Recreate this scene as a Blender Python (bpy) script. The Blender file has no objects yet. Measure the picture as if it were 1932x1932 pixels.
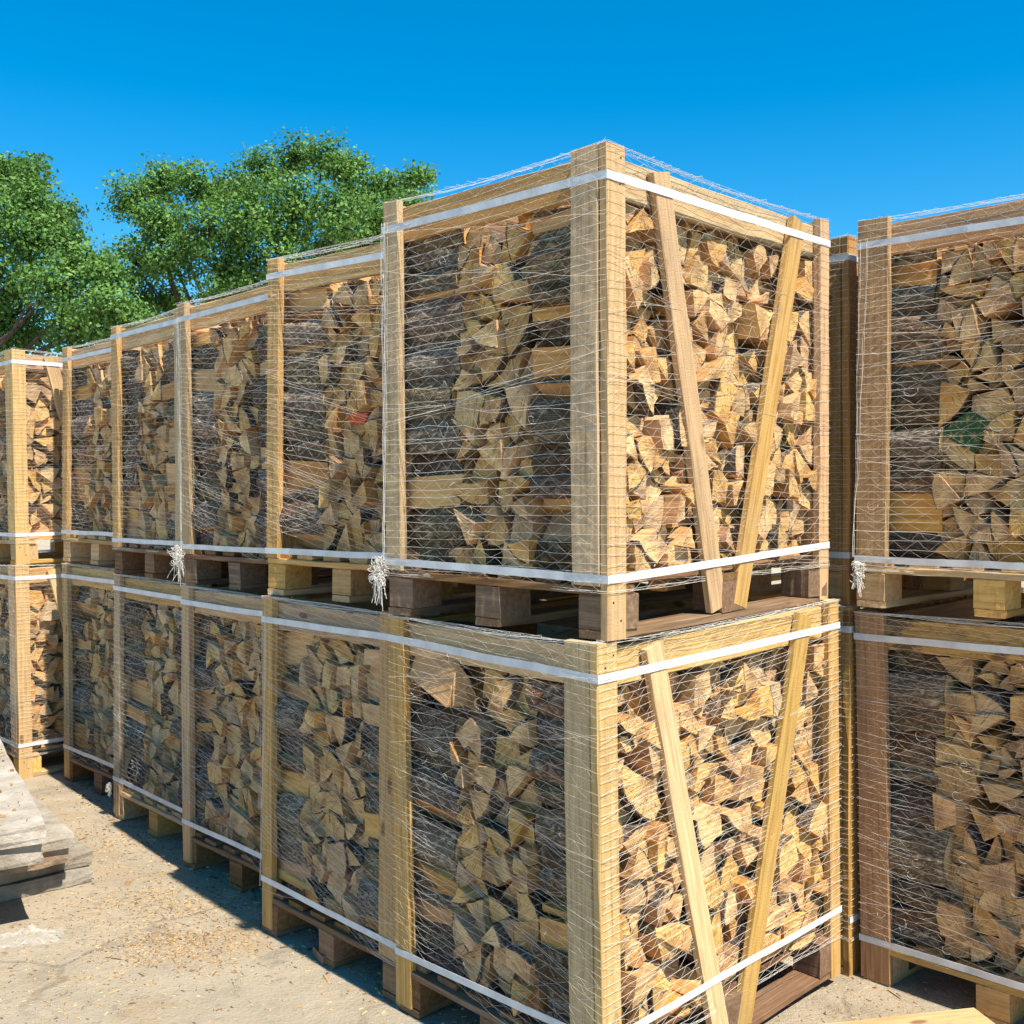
import bpy, math, random
import numpy as np
from mathutils import Vector, Matrix, noise as mnoise

random.seed(7)
rng = np.random.default_rng(7)
scene = bpy.context.scene
COL = scene.collection
R = math.radians

# ------------------------------------------------------------------ camera
CAM_H = 1.5587
cam_d = bpy.data.cameras.new('camera')
cam = bpy.data.objects.new('camera', cam_d)
COL.objects.link(cam)
cam.location = (0, 0, CAM_H)
cam.rotation_euler = (R(90 - 0.7626), 0, 0)
cam_d.sensor_width = 36
cam_d.lens = 36 * 2023.5 / 1932
cam_d.clip_start = 0.05
cam_d.clip_end = 3000
scene.camera = cam

# ------------------------------------------------------------------ sky and sun
SUN_EL, SUN_AZ = 56.0, 140.0        # azimuth from +Y towards +X
world = bpy.data.worlds.new('World')
scene.world = world
world.use_nodes = True
wt = world.node_tree
wt.nodes.clear()
wo = wt.nodes.new('ShaderNodeOutputWorld')
wb = wt.nodes.new('ShaderNodeBackground')
ws = wt.nodes.new('ShaderNodeTexSky')
ws.sky_type = 'NISHITA'
ws.sun_disc = False
ws.sun_elevation = R(SUN_EL)
ws.sun_rotation = R(SUN_AZ)
ws.altitude = 0
ws.air_density = 1.0
ws.dust_density = 0.0
ws.ozone_density = 4.0
wh = wt.nodes.new('ShaderNodeHueSaturation')
wh.inputs['Saturation'].default_value = 1.46
wh.inputs['Hue'].default_value = 0.490
wt.links.new(ws.outputs[0], wh.inputs['Color'])
wt.links.new(wh.outputs[0], wb.inputs[0])
wb.inputs[1].default_value = 0.11
wt.links.new(wb.outputs[0], wo.inputs[0])

sun_d = bpy.data.lights.new('sun', 'SUN')
sun_d.energy = 5.0
sun_d.angle = R(0.5)
sun_d.color = (1.0, 0.93, 0.81)
sun = bpy.data.objects.new('sun', sun_d)
COL.objects.link(sun)
sdir = Vector((math.sin(R(SUN_AZ)) * math.cos(R(SUN_EL)), math.cos(R(SUN_AZ)) * math.cos(R(SUN_EL)), math.sin(R(SUN_EL))))
sun.rotation_euler = sdir.to_track_quat('Z', 'Y').to_euler()
sun.location = sdir * 30

scene.view_settings.view_transform = 'Standard'
scene.view_settings.look = 'None'
scene.view_settings.gamma = 1
scene.view_settings.exposure = 0.8
scene.view_settings.use_curve_mapping = False
scene.cycles.max_bounces = 5
scene.cycles.diffuse_bounces = 3
scene.cycles.glossy_bounces = 2
scene.cycles.transparent_max_bounces = 6


# ------------------------------------------------------------------ node helper
class NT:
    def __init__(self, name, rough=0.8, spec=0.25):
        self.m = bpy.data.materials.new(name)
        self.m.use_nodes = True
        self.t = self.m.node_tree
        self.b = self.t.nodes['Principled BSDF']
        self.b.inputs['Roughness'].default_value = rough
        self.b.inputs['Specular IOR Level'].default_value = spec

    def n(self, kind, **kw):
        x = self.t.nodes.new('ShaderNode' + kind)
        for k, v in kw.items():
            setattr(x, k, v)
        return x

    def put(self, sock, val):
        if isinstance(val, bpy.types.NodeSocket):
            self.t.links.new(val, sock)
        elif val is not None:
            sock.default_value = val

    def math(self, op, a, b=None, c=None, clamp=False):
        x = self.n('Math', operation=op, use_clamp=clamp)
        for i, v in enumerate((a, b, c)):
            if v is not None:
                self.put(x.inputs[i], v)
        return x.outputs[0]

    def vmath(self, op, a, b=None):
        x = self.n('VectorMath', operation=op)
        self.put(x.inputs[0], a)
        if b is not None:
            self.put(x.inputs[1], b)
        return x.outputs['Value'] if op in ('LENGTH', 'DOT_PRODUCT', 'DISTANCE') else x.outputs[0]

    def noise(self, vec, scale, detail=4, rough=0.55, dist=0.0):
        x = self.n('TexNoise')
        self.put(x.inputs['Vector'], vec)
        x.inputs['Scale'].default_value = scale
        x.inputs['Detail'].default_value = detail
        x.inputs['Roughness'].default_value = rough
        x.inputs['Distortion'].default_value = dist
        return x.outputs['Fac']

    def voro(self, vec, scale, feature='F1', rand=1.0):
        x = self.n('TexVoronoi', feature=feature)
        self.put(x.inputs['Vector'], vec)
        x.inputs['Scale'].default_value = scale
        x.inputs['Randomness'].default_value = rand
        return x.outputs['Distance']

    def ramp(self, fac, stops, interp='LINEAR'):
        x = self.n('ValToRGB')
        x.color_ramp.interpolation = interp
        e = x.color_ramp.elements
        while len(e) < len(stops):
            e.new(0.5)
        for el, (p, c) in zip(e, stops):
            el.position = p
            el.color = (*c, 1) if len(c) == 3 else c
        self.put(x.inputs[0], fac)
        return x.outputs[0]

    def step(self, fac, a, b):
        x = self.n('MapRange', interpolation_type='SMOOTHSTEP')
        self.put(x.inputs[0], fac)
        x.inputs[1].default_value = a
        x.inputs[2].default_value = b
        return x.outputs[0]

    def mix(self, fac, a, b, mode='MIX'):
        x = self.n('Mix', data_type='RGBA', blend_type=mode)
        self.put(x.inputs['Factor'], fac)
        for s, v in ((x.inputs[6], a), (x.inputs[7], b)):
            self.put(s, (*v, 1) if isinstance(v, tuple) and len(v) == 3 else v)
        return x.outputs[2]

    def bump(self, h, dist=0.002, strength=1.0, normal=None):
        x = self.n('Bump')
        x.inputs['Strength'].default_value = strength
        x.inputs['Distance'].default_value = dist
        self.put(x.inputs['Height'], h)
        if normal is not None:
            self.put(x.inputs['Normal'], normal)
        return x.outputs[0]

    def scale(self, vec, s):
        x = self.n('Mapping')
        self.put(x.inputs[0], vec)
        x.inputs['Scale'].default_value = s
        return x.outputs[0]

    def done(self, color=None, normal=None, rough=None):
        if color is not None:
            self.put(self.b.inputs['Base Color'], color if isinstance(color, bpy.types.NodeSocket) else (*color, 1))
        if normal is not None:
            self.put(self.b.inputs['Normal'], normal)
        if rough is not None:
            self.put(self.b.inputs['Roughness'], rough)
        return self.m


def hsv_var(t, col, rnd, dh=0.02, ds=0.15, dv=0.25):
    x = t.n('HueSaturation')
    t.put(x.inputs['Color'], col)
    t.put(x.inputs['Hue'], t.math('MULTIPLY_ADD', rnd, dh, 0.5 - dh * 0.85))
    r2 = t.math('FRACT', t.math('MULTIPLY', rnd, 7.31))
    r3 = t.math('FRACT', t.math('MULTIPLY', rnd, 13.7))
    t.put(x.inputs['Saturation'], t.math('MULTIPLY_ADD', r2, ds, 1 - ds * 0.6))
    t.put(x.inputs['Value'], t.math('MULTIPLY_ADD', r3, dv, 1 - dv * 0.5))
    return x.outputs[0]


# ------------------------------------------------------------------ materials
def mat_plank(name, c_dark, c_mid, c_light, grey, dirt, lo=0.55, hi=0.8):
    """sawn softwood, grain along the object's own X"""
    t = NT(name, 0.75, 0.2)
    oi = t.n('ObjectInfo')
    tc = t.n('TexCoord')
    off = t.n('CombineXYZ')
    t.put(off.inputs[0], t.math('MULTIPLY', oi.outputs['Random'], 37.0))
    t.put(off.inputs[1], t.math('MULTIPLY', oi.outputs['Random'], 11.0))
    v = t.vmath('ADD', tc.outputs['Object'], off.outputs[0])
    g1 = t.noise(t.scale(v, (1.3, 26, 26)), 3.0, 5, 0.6, 0.4)
    g2 = t.noise(t.scale(v, (4, 160, 160)), 2.0, 3, 0.6)
    col = t.ramp(t.math('MULTIPLY_ADD', g2, 0.35, t.math('MULTIPLY', g1, 0.75)), [(0.3, c_dark), (0.55, c_mid), (0.78, c_light)])
    # knots
    kv = t.scale(v, (3.6, 9, 0.6))
    k = t.voro(kv, 1.0)
    kmask = t.math('MULTIPLY', t.math('SUBTRACT', 1.0, t.step(k, 0.06, 0.135)), 0.8)
    col = t.mix(kmask, col, (0.16, 0.07, 0.025))
    # weathering and dirt
    w = t.noise(v, 4.0, 4, 0.6)
    wm = t.math('MULTIPLY', t.step(w, 0.45, 0.75), grey)
    col = t.mix(wm, col, (0.27, 0.22, 0.16))
    d = t.noise(t.scale(v, (1, 3, 3)), 9.0, 5, 0.7)
    dm = t.math('MULTIPLY', t.step(d, lo, hi), dirt)
    col = t.mix(dm, col, (0.10, 0.07, 0.045))
    col = hsv_var(t, col, oi.outputs['Random'], 0.015, 0.3, 0.36)
    saw = t.noise(t.scale(v, (90, 20, 20)), 3.0, 3, 0.7)
    hgt = t.math('ADD', t.math('MULTIPLY', g2, 0.5), t.math('ADD', t.math('MULTIPLY', saw, 0.8), t.math('MULTIPLY', g1, 0.7)))
    return t.done(col, t.bump(hgt, 0.0022, 0.8))


M_PINE = mat_plank('sawn_pine', (0.31, 0.17, 0.055), (0.57, 0.365, 0.145), (0.70, 0.485, 0.225), 0.22, 0.5)
M_PINE_WARM = mat_plank('warm_pine', (0.24, 0.105, 0.025), (0.45, 0.24, 0.065), (0.57, 0.34, 0.11), 0.2, 0.5)
M_PINE_STAIN = mat_plank('stained_pine', (0.26, 0.13, 0.035), (0.50, 0.30, 0.10), (0.62, 0.40, 0.155), 0.2, 0.9, 0.47, 0.62)
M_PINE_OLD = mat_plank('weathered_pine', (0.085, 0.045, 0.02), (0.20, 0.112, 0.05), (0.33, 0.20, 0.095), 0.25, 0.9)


def attr(t, name):
    x = t.n('Attribute', attribute_name=name)
    return x


def mat_bark():
    t = NT('bark', 0.95, 0.1)
    a = attr(t, 'lp')
    rn = attr(t, 'rnd').outputs['Fac']
    v = a.outputs['Vector']
    vs = t.scale(v, (1, 1, 0.30))
    n0 = t.noise(vs, 46.0, 4, 0.6, 1.2)
    ridge = t.math('SUBTRACT', 1.0, t.math('MULTIPLY', t.math('ABSOLUTE', t.math('SUBTRACT', n0, 0.5)), 5.0), clamp=True)
    nz = t.noise(v, 60.0, 4, 0.65)
    big = t.noise(v, 8.0, 3, 0.6)
    c = t.ramp(nz, [(0.25, (0.19, 0.137, 0.078)), (0.48, (0.37, 0.285, 0.178)), (0.75, (0.56, 0.465, 0.32))])
    c = t.mix(t.math('MULTIPLY', t.step(big, 0.50, 0.66), 0.75), c, (0.29, 0.15, 0.072))
    c = t.mix(t.math('MULTIPLY', t.step(t.noise(v, 19.0, 3, 0.7), 0.56, 0.70), 0.45), c, (0.27, 0.28, 0.22))
    c = t.mix(t.math('MULTIPLY', t.step(ridge, 0.45, 0.98), 0.8), c, (0.075, 0.050, 0.030))
    c = hsv_var(t, c, rn, 0.03, 0.5, 0.7)
    h = t.math('SUBTRACT', t.math('MULTIPLY', nz, 0.5), t.math('MULTIPLY', ridge, 0.9))
    return t.done(c, t.bump(h, 0.011, 1.0))


def mat_split():
    t = NT('split_wood', 0.85, 0.15)
    a = attr(t, 'lp')
    rn = attr(t, 'rnd').outputs['Fac']
    v = a.outputs['Vector']
    f1 = t.noise(t.scale(v, (60, 60, 2.2)), 1.0, 5, 0.6, 0.3)
    f2 = t.noise(t.scale(v, (14, 14, 3)), 1.0, 4, 0.6)
    c = t.ramp(t.math('MULTIPLY_ADD', f1, 0.6, t.math('MULTIPLY', f2, 0.4)),
               [(0.3, (0.30, 0.14, 0.045)), (0.5, (0.55, 0.315, 0.11)), (0.72, (0.68, 0.445, 0.18))])
    c = t.mix(t.math('MULTIPLY', t.step(t.noise(v, 11.0, 3, 0.6), 0.52, 0.72), 0.55), c, (0.33, 0.16, 0.065))
    c = hsv_var(t, c, rn, 0.014, 0.25, 0.45)
    return t.done(c, t.bump(f1, 0.006, 0.9))


def mat_end():
    t = NT('end_grain', 0.9, 0.1)
    a = attr(t, 'lp')
    rn = attr(t, 'rnd').outputs['Fac']
    v = a.outputs['Vector']
    sep = t.n('SeparateXYZ')
    t.put(sep.inputs[0], v)
    flat = t.n('CombineXYZ')
    t.put(flat.inputs[0], sep.outputs[0])
    t.put(flat.inputs[1], sep.outputs[1])
    r = t.vmath('LENGTH', flat.outputs[0])
    wob = t.noise(v, 22.0, 3, 0.5)
    rings = t.math('SINE', t.math('ADD', t.math('MULTIPLY', r, 1500.0), t.math('MULTIPLY', wob, 14.0)))
    fine = t.noise(v, 240.0, 3, 0.7)
    ang = t.math('ARCTAN2', sep.outputs[1], sep.outputs[0])
    crk = t.noise(flat.outputs[0], 1.0)
    cv = t.n('CombineXYZ')
    t.put(cv.inputs[0], t.math('MULTIPLY', ang, 7.0))
    t.put(cv.inputs[1], t.math('MULTIPLY', r, 9.0))
    t.put(cv.inputs[2], t.math('MULTIPLY', rn, 31.0))
    check = t.noise(cv.outputs[0], 1.0, 2, 0.5)
    c = t.ramp(t.noise(v, 16.0, 4, 0.6), [(0.28, (0.50, 0.29, 0.095)), (0.52, (0.69, 0.435, 0.165)), (0.75, (0.79, 0.555, 0.25))])
    c = t.mix(t.math('MULTIPLY', t.step(rings, 0.2, 1.0), 0.16), c, (0.30, 0.17, 0.07))
    c = t.mix(t.math('MULTIPLY', t.step(fine, 0.5, 0.75), 0.35), c, (0.33, 0.21, 0.10))
    c = t.mix(t.math('SUBTRACT', 1.0, t.step(r, 0.01, 0.055)), c, (0.45, 0.27, 0.115))
    cm = t.math('SUBTRACT', 1.0, t.step(t.math('ABSOLUTE', t.math('SUBTRACT', check, 0.5)), 0.0, 0.018))
    c = t.mix(t.math('MULTIPLY', cm, 0.55), c, (0.14, 0.08, 0.04))
    grey = t.math('MULTIPLY', t.step(t.math('FRACT', t.math('MULTIPLY', rn, 5.77)), 0.75, 1.0), 0.45)
    c = t.mix(grey, c, (0.34, 0.26, 0.17))
    c = hsv_var(t, c, rn, 0.012, 0.2, 0.3)
    kerf = t.noise(t.scale(v, (25, 420, 1)), 1.0, 2, 0.6)
    h = t.math('ADD', t.math('MULTIPLY', fine, 0.7), t.math('SUBTRACT', t.math('MULTIPLY', kerf, 0.7), t.math('MULTIPLY', cm, 0.8)))
    return t.done(c, t.bump(h, 0.0028, 0.9))


def mat_paint(name, col):
    t = NT(name, 0.6, 0.3)
    a = attr(t, 'lp')
    v = a.outputs['Vector']
    n1 = t.noise(v, 60.0, 4, 0.7)
    c = t.mix(t.step(n1, 0.48, 0.7), col, (0.40, 0.25, 0.11))
    return t.done(c, t.bump(t.noise(v, 120.0, 3), 0.003, 0.6))


M_BARK, M_SPLIT, M_END = mat_bark(), mat_split(), mat_end()
M_ORANGE = mat_paint('orange_paint', (0.62, 0.09, 0.012))
M_GREEN = mat_paint('green_paint', (0.015, 0.09, 0.03))


def mat_net():
    t = NT('net_plastic', 0.35, 0.5)
    t.b.inputs['Base Color'].default_value = (0.80, 0.76, 0.69, 1)
    return t.m


M_NET = mat_net()


def mat_strap():
    t = NT('strap_plastic', 0.38, 0.5)
    tc = t.n('TexCoord')
    n1 = t.noise(tc.outputs['Object'], 14.0, 3, 0.6)
    n2 = t.noise(tc.outputs['Object'], 90.0, 3, 0.6)
    c = t.ramp(n1, [(0.35, (0.58, 0.58, 0.585)), (0.65, (0.74, 0.735, 0.73))])
    c = t.mix(t.math('MULTIPLY', t.step(n2, 0.6, 0.8), 0.35), c, (0.5, 0.48, 0.44))
    return t.done(c, t.bump(n1, 0.004, 0.4))


M_STRAP = mat_strap()
_t = NT('steel_nail', 0.5, 0.5)
_t.b.inputs['Metallic'].default_value = 0.7
M_NAIL = _t.done((0.05, 0.045, 0.04))


def mat_ground():
    t = NT('dusty_concrete', 0.95, 0.1)
    g = t.n('NewGeometry')
    p = g.outputs['Position']
    big = t.noise(p, 0.9, 5, 0.6, 0.4)
    mid = t.noise(p, 5.0, 6, 0.65)
    fine = t.noise(p, 70.0, 5, 0.7)
    grit = t.noise(p, 330.0, 3, 0.7)
    c = t.ramp(t.math('MULTIPLY_ADD', mid, 0.55, t.math('MULTIPLY', big, 0.45)),
               [(0.30, (0.295, 0.245, 0.18)), (0.43, (0.41, 0.345, 0.25)), (0.56, (0.465, 0.39, 0.285)), (0.75, (0.52, 0.44, 0.325))])
    st = t.noise(p, 2.3, 5, 0.7, 0.8)
    c = t.mix(t.math('MULTIPLY', t.step(st, 0.54, 0.68), 0.5), c, (0.20, 0.175, 0.14))
    c = t.mix(t.math('MULTIPLY', t.step(t.noise(p, 14.0, 5, 0.7, 0.5), 0.57, 0.68), 0.45), c, (0.22, 0.185, 0.14))
    # sawdust drifts, a stain of their own colour
    sd = t.noise(t.scale(p, (1.0, 1.6, 1.0)), 1.6, 5, 0.65, 0.6)
    c = t.mix(t.math('MULTIPLY', t.math('MULTIPLY', t.step(sd, 0.54, 0.68), t.step(fine, 0.35, 0.6)), 0.6), c, (0.44, 0.30, 0.16))
    c = t.mix(t.math('MULTIPLY', t.step(grit, 0.58, 0.72), 0.32), c, (0.24, 0.195, 0.14))
    c = t.mix(t.math('MULTIPLY', t.step(fine, 0.62, 0.74), 0.35), c, (0.56, 0.48, 0.36))
    # cracks
    wv = t.vmath('ADD', p, t.vmath('SCALE', p))
    dn = t.n('TexNoise')
    dn.inputs['Scale'].default_value = 2.2
    dn.inputs['Detail'].default_value = 4
    t.put(dn.inputs['Vector'], p)
    wx = t.n('VectorMath', operation='MULTIPLY_ADD')
    t.put(wx.inputs[0], dn.outputs['Color'])
    wx.inputs[1].default_value = (0.7, 0.7, 0)
    t.put(wx.inputs[2], p)
    cr = t.voro(wx.outputs[0], 0.62, 'DISTANCE_TO_EDGE')
    cm = t.math('MULTIPLY', t.math('SUBTRACT', 1.0, t.step(cr, 0.002, 0.018)), t.step(t.noise(p, 1.7, 3), 0.42, 0.58))
    c = t.mix(t.math('MULTIPLY', cm, 0.35), c, (0.16, 0.13, 0.10))
    h = t.math('ADD', t.math('MULTIPLY', mid, 1.4), t.math('ADD', t.math('MULTIPLY', fine, 0.6), t.math('MULTIPLY', grit, 0.22)))
    h = t.math('SUBTRACT', h, t.math('MULTIPLY', cm, 0.35))
    return t.done(c, t.bump(h, 0.03, 0.75))


def mat_slab():
    t = NT('weathered_slab', 0.92, 0.1)
    oi = t.n('ObjectInfo')
    g = t.n('NewGeometry')
    p = t.vmath('ADD', g.outputs['Position'], t.vmath('SCALE', oi.outputs['Location']))
    n1 = t.noise(p, 6.0, 6, 0.65)
    n2 = t.noise(p, 55.0, 5, 0.7)
    n3 = t.noise(t.scale(p, (3, 3, 18)), 2.5, 4, 0.6)
    c = t.ramp(n1, [(0.3, (0.20, 0.16, 0.12)), (0.5, (0.37, 0.315, 0.24)), (0.7, (0.52, 0.465, 0.385))])
    c = t.mix(t.math('MULTIPLY', t.step(n3, 0.5, 0.7), 0.6), c, (0.38, 0.325, 0.25))
    c = t.mix(t.math('MULTIPLY', t.step(t.noise(p, 3.1, 4, 0.6), 0.55, 0.7), 0.6), c, (0.24, 0.15, 0.09))
    c = t.mix(t.math('MULTIPLY', t.step(n2, 0.55, 0.75), 0.5), c, (0.14, 0.115, 0.09))
    c = hsv_var(t, c, oi.outputs['Random'], 0.02, 0.4, 0.35)
    return t.done(c, t.bump(t.math('ADD', t.math('MULTIPLY', n1, 1.2), t.math('MULTIPLY', n2, 0.5)), 0.014, 0.9))


def mat_leaf():
    t = NT('oak_leaf', 0.55, 0.3)
    rn = attr(t, 'rnd').outputs['Fac']
    c = t.ramp(rn, [(0.0, (0.055, 0.135, 0.028)), (0.5, (0.125, 0.27, 0.058)), (1.0, (0.25, 0.41, 0.10))])
    t.put(t.b.inputs['Base Color'], c)
    tr = t.n('BsdfTranslucent')
    t.put(tr.inputs[0], t.mix(0.5, c, (0.17, 0.27, 0.03)))
    mx = t.n('MixShader')
    mx.inputs[0].default_value = 0.35
    t.t.links.new(t.b.outputs[0], mx.inputs[1])
    t.t.links.new(tr.outputs[0], mx.inputs[2])
    t.t.links.new(mx.outputs[0], t.t.nodes['Material Output'].inputs[0])
    return t.m


def mat_trunk():
    t = NT('oak_bark', 0.95, 0.1)
    g = t.n('NewGeometry')
    n1 = t.noise(t.scale(g.outputs['Position'], (8, 8, 2)), 1.5, 5, 0.6)
    return t.done(t.ramp(n1, [(0.3, (0.04, 0.032, 0.025)), (0.7, (0.13, 0.11, 0.09))]), t.bump(n1, 0.05, 1.0))


def mat_chip():
    t = NT('wood_chip', 0.9, 0.1)
    rn = attr(t, 'rnd').outputs['Fac']
    c = t.ramp(rn, [(0.0, (0.12, 0.075, 0.045)), (0.35, (0.36, 0.22, 0.10)), (0.75, (0.52, 0.35, 0.17)), (1.0, (0.66, 0.50, 0.29))])
    return t.done(c)


M_GROUND, M_SLAB, M_LEAF, M_TRUNK, M_CHIP = mat_ground(), mat_slab(), mat_leaf(), mat_trunk(), mat_chip()


# ------------------------------------------------------------------ mesh helpers
def link(name, me, mats, parent=None, mloc=None):
    o = bpy.data.objects.new(name, me)
    COL.objects.link(o)
    if me is not None:
        for m in (mats if isinstance(mats, (list, tuple)) else [mats]):
            if len(me.materials) < (len(mats) if isinstance(mats, (list, tuple)) else 1):
                me.materials.append(m)
    if parent is not None:
        o.parent = parent
    if mloc is not None:
        o.matrix_local = mloc
    return o


def tag(o, label=None, cat=None, group=None, kind=None):
    if label: o['label'] = label
    if cat: o['category'] = cat
    if group: o['group'] = group
    if kind: o['kind'] = kind
    return o


def mesh_np(name, verts, faces, smooth=False):
    me = bpy.data.meshes.new(name)
    me.from_pydata(verts, [], faces)
    if smooth:
        me.polygons.foreach_set('use_smooth', [True] * len(me.polygons))
    me.update()
    return me


def mesh_arrays(name, V, F, smooth=False):
    """V (n,3) float, F (m,k) int with constant k"""
    me = bpy.data.meshes.new(name)
    n, m, k = len(V), len(F), F.shape[1]
    me.vertices.add(n)
    me.vertices.foreach_set('co', np.ascontiguousarray(V, dtype=np.float32).ravel())
    me.loops.add(m * k)
    me.loops.foreach_set('vertex_index', np.ascontiguousarray(F, dtype=np.int32).ravel())
    me.polygons.add(m)
    me.polygons.foreach_set('loop_start', np.arange(0, m * k, k, dtype=np.int32))
    me.polygons.foreach_set('loop_total', np.full(m, k, dtype=np.int32))
    if smooth:
        me.polygons.foreach_set('use_smooth', np.ones(m, dtype=bool))
    me.update(calc_edges=True)
    return me


def plank_mesh(L, w, t, rough=0.0012, seed=0, ch=0.0025, n=9):
    """box with chamfered long edges, a little bowed and uneven; length along X from 0 to L"""
    r = random.Random(seed)
    a, b = w / 2, t / 2
    sec = [(-a + ch, -b), (a - ch, -b), (a, -b + ch), (a, b - ch), (a - ch, b), (-a + ch, b), (-a, b - ch), (-a, -b + ch)]
    V, F = [], []
    bow = r.uniform(-1, 1) * 0.005 * min(1, L)
    for i in range(n):
        x = L * i / (n - 1)
        k = math.sin(math.pi * i / (n - 1)) * bow
        for (y, z) in sec:
            V.append((x + (r.uniform(-1, 1) * 0.0015 if i in (0, n - 1) else 0), y + k + r.uniform(-1, 1) * rough, z + r.uniform(-1, 1) * rough * 0.6))
    for i in range(n - 1):
        for j in range(8):
            F.append((i * 8 + j, (i + 1) * 8 + j, (i + 1) * 8 + (j + 1) % 8, i * 8 + (j + 1) % 8))
    F.append(tuple(range(8)))
    F.append(tuple((n - 1) * 8 + j for j in range(7, -1, -1)))
    # outward normals
    F = [tuple(reversed(f)) for f in F]
    return mesh_np('plank', V, F)


_pc = [0]


def plank(name, p0, p1, wdir, w, t, mat, parent, rough=0.0018):
    """plank from p0 to p1 (its centre line), wdir = direction of its width"""
    p0, p1, wdir = Vector(p0), Vector(p1), Vector(wdir)
    _pc[0] += 1
    X = (p1 - p0)
    L = X.length
    X.normalize()
    Y = (wdir - X * wdir.dot(X)).normalized()
    Z = X.cross(Y)
    M = Matrix((X, Y, Z)).transposed().to_4x4()
    M.translation = p0
    return link(name, plank_mesh(L, w, t, rough, _pc[0]), mat, parent, M)


def tubes(polys, rad, sides=3):
    """polys: list of (n,3) arrays -> one mesh's arrays of thin tubes"""
    Vs, Fs, base = [], [], 0
    for P in polys:
        P = np.asarray(P, float)
        n = len(P)
        if n < 2:
            continue
        T = np.gradient(P, axis=0)
        T /= np.linalg.norm(T, axis=1, keepdims=True) + 1e-9
        ref = np.where(np.abs(T[:, 2:3]) > 0.8, np.array([[1.0, 0, 0]]), np.array([[0, 0, 1.0]]))
        A = np.cross(T, ref)
        A /= np.linalg.norm(A, axis=1, keepdims=True) + 1e-9
        B = np.cross(T, A)
        rr = rad if np.isscalar(rad) else np.asarray(rad)[:, None]
        ring = [P + (A * math.cos(2 * math.pi * k / sides) + B * math.sin(2 * math.pi * k / sides)) * rr for k in range(sides)]
        Vs.append(np.stack(ring, 1).reshape(-1, 3))
        i = np.arange(n - 1)[:, None] * sides
        for k in range(sides):
            k2 = (k + 1) % sides
            Fs.append(np.concatenate([i + k, i + k2, i + sides + k2, i + sides + k], 1) + base)
        base += n * sides
    return np.concatenate(Vs), np.concatenate(Fs)


# ------------------------------------------------------------------ logs
def clip(poly, a, b, c):
    """keep a*x + b*y <= c"""
    out = []
    n = len(poly)
    for i in range(n):
        p, q = poly[i], poly[(i + 1) % n]
        dp, dq = a * p[0] + b * p[1] - c, a * q[0] + b * q[1] - c
        if dp <= 0:
            out.append(p)
        if (dp < 0 < dq) or (dq < 0 < dp):
            t = dp / (dp - dq)
            out.append((p[0] + (q[0] - p[0]) * t, p[1] + (q[1] - p[1]) * t))
    return out


def area_c(poly):
    A = cx = cy = 0
    for i in range(len(poly)):
        x0, y0 = poly[i]
        x1, y1 = poly[(i + 1) % len(poly)]
        k = x0 * y1 - x1 * y0
        A += k
        cx += (x0 + x1) * k
        cy += (y0 + y1) * k
    A /= 2
    if abs(A) < 1e-9:
        return 0, poly[0][0], poly[0][1]
    return A, cx / (6 * A), cy / (6 * A)


def cells(a0, a1, b0, b1, cw, ch, psplit, r):
    """tessellate a rectangle into the outlines of packed split logs; returns (poly, course)"""
    rows = max(1, round((b1 - b0) / ch))
    sites = []
    for j in range(rows):
        nc = max(1, round((a1 - a0) / cw + r.uniform(-0.35, 0.35)))
        sh = r.uniform(-0.3, 0.3)
        for i in range(nc):
            x = a0 + (a1 - a0) * (i + 0.5 + sh * 0.6 + r.uniform(-0.3, 0.3)) / nc
            y = b0 + (b1 - b0) * (j + 0.5 + r.uniform(-0.33, 0.33)) / rows
            sites.append((x, y, j))
    out = []
    for s in sites:
        poly = [(a0, b0), (a1, b0), (a1, b1), (a0, b1)]
        for q in sites:
            if q is s or abs(q[0] - s[0]) > 3 * cw or abs(q[1] - s[1]) > 3 * ch:
                continue
            ax, ay = q[0] - s[0], q[1] - s[1]
            poly = clip(poly, ax, ay, (q[0] ** 2 - s[0] ** 2 + q[1] ** 2 - s[1] ** 2) / 2)
            if len(poly) < 3:
                break
        if len(poly) < 3:
            continue
        stack = [poly]
        k = r.random()
        if k < psplit:
            A, cx, cy = area_c(poly)
            cx += r.uniform(-.15, .15) * cw
            cy += r.uniform(-.15, .15) * ch
            th = r.uniform(0, math.pi)
            dx, dy = math.cos(th), math.sin(th)
            c0 = dx * cx + dy * cy
            p1, p2 = clip(poly, dx, dy, c0), clip(poly, -dx, -dy, -c0)
            stack = [p1, p2]
            if k < psplit * 0.38:
                th += math.pi / 2 + r.uniform(-0.4, 0.4)
                dx, dy = math.cos(th), math.sin(th)
                c0 = dx * cx + dy * cy
                stack = [clip(p1, dx, dy, c0), clip(p1, -dx, -dy, -c0), p2]
        for p in stack:
            if len(p) >= 3 and area_c(p)[0] > 0.0006:
                out.append((p, s[2]))
    return out


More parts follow.
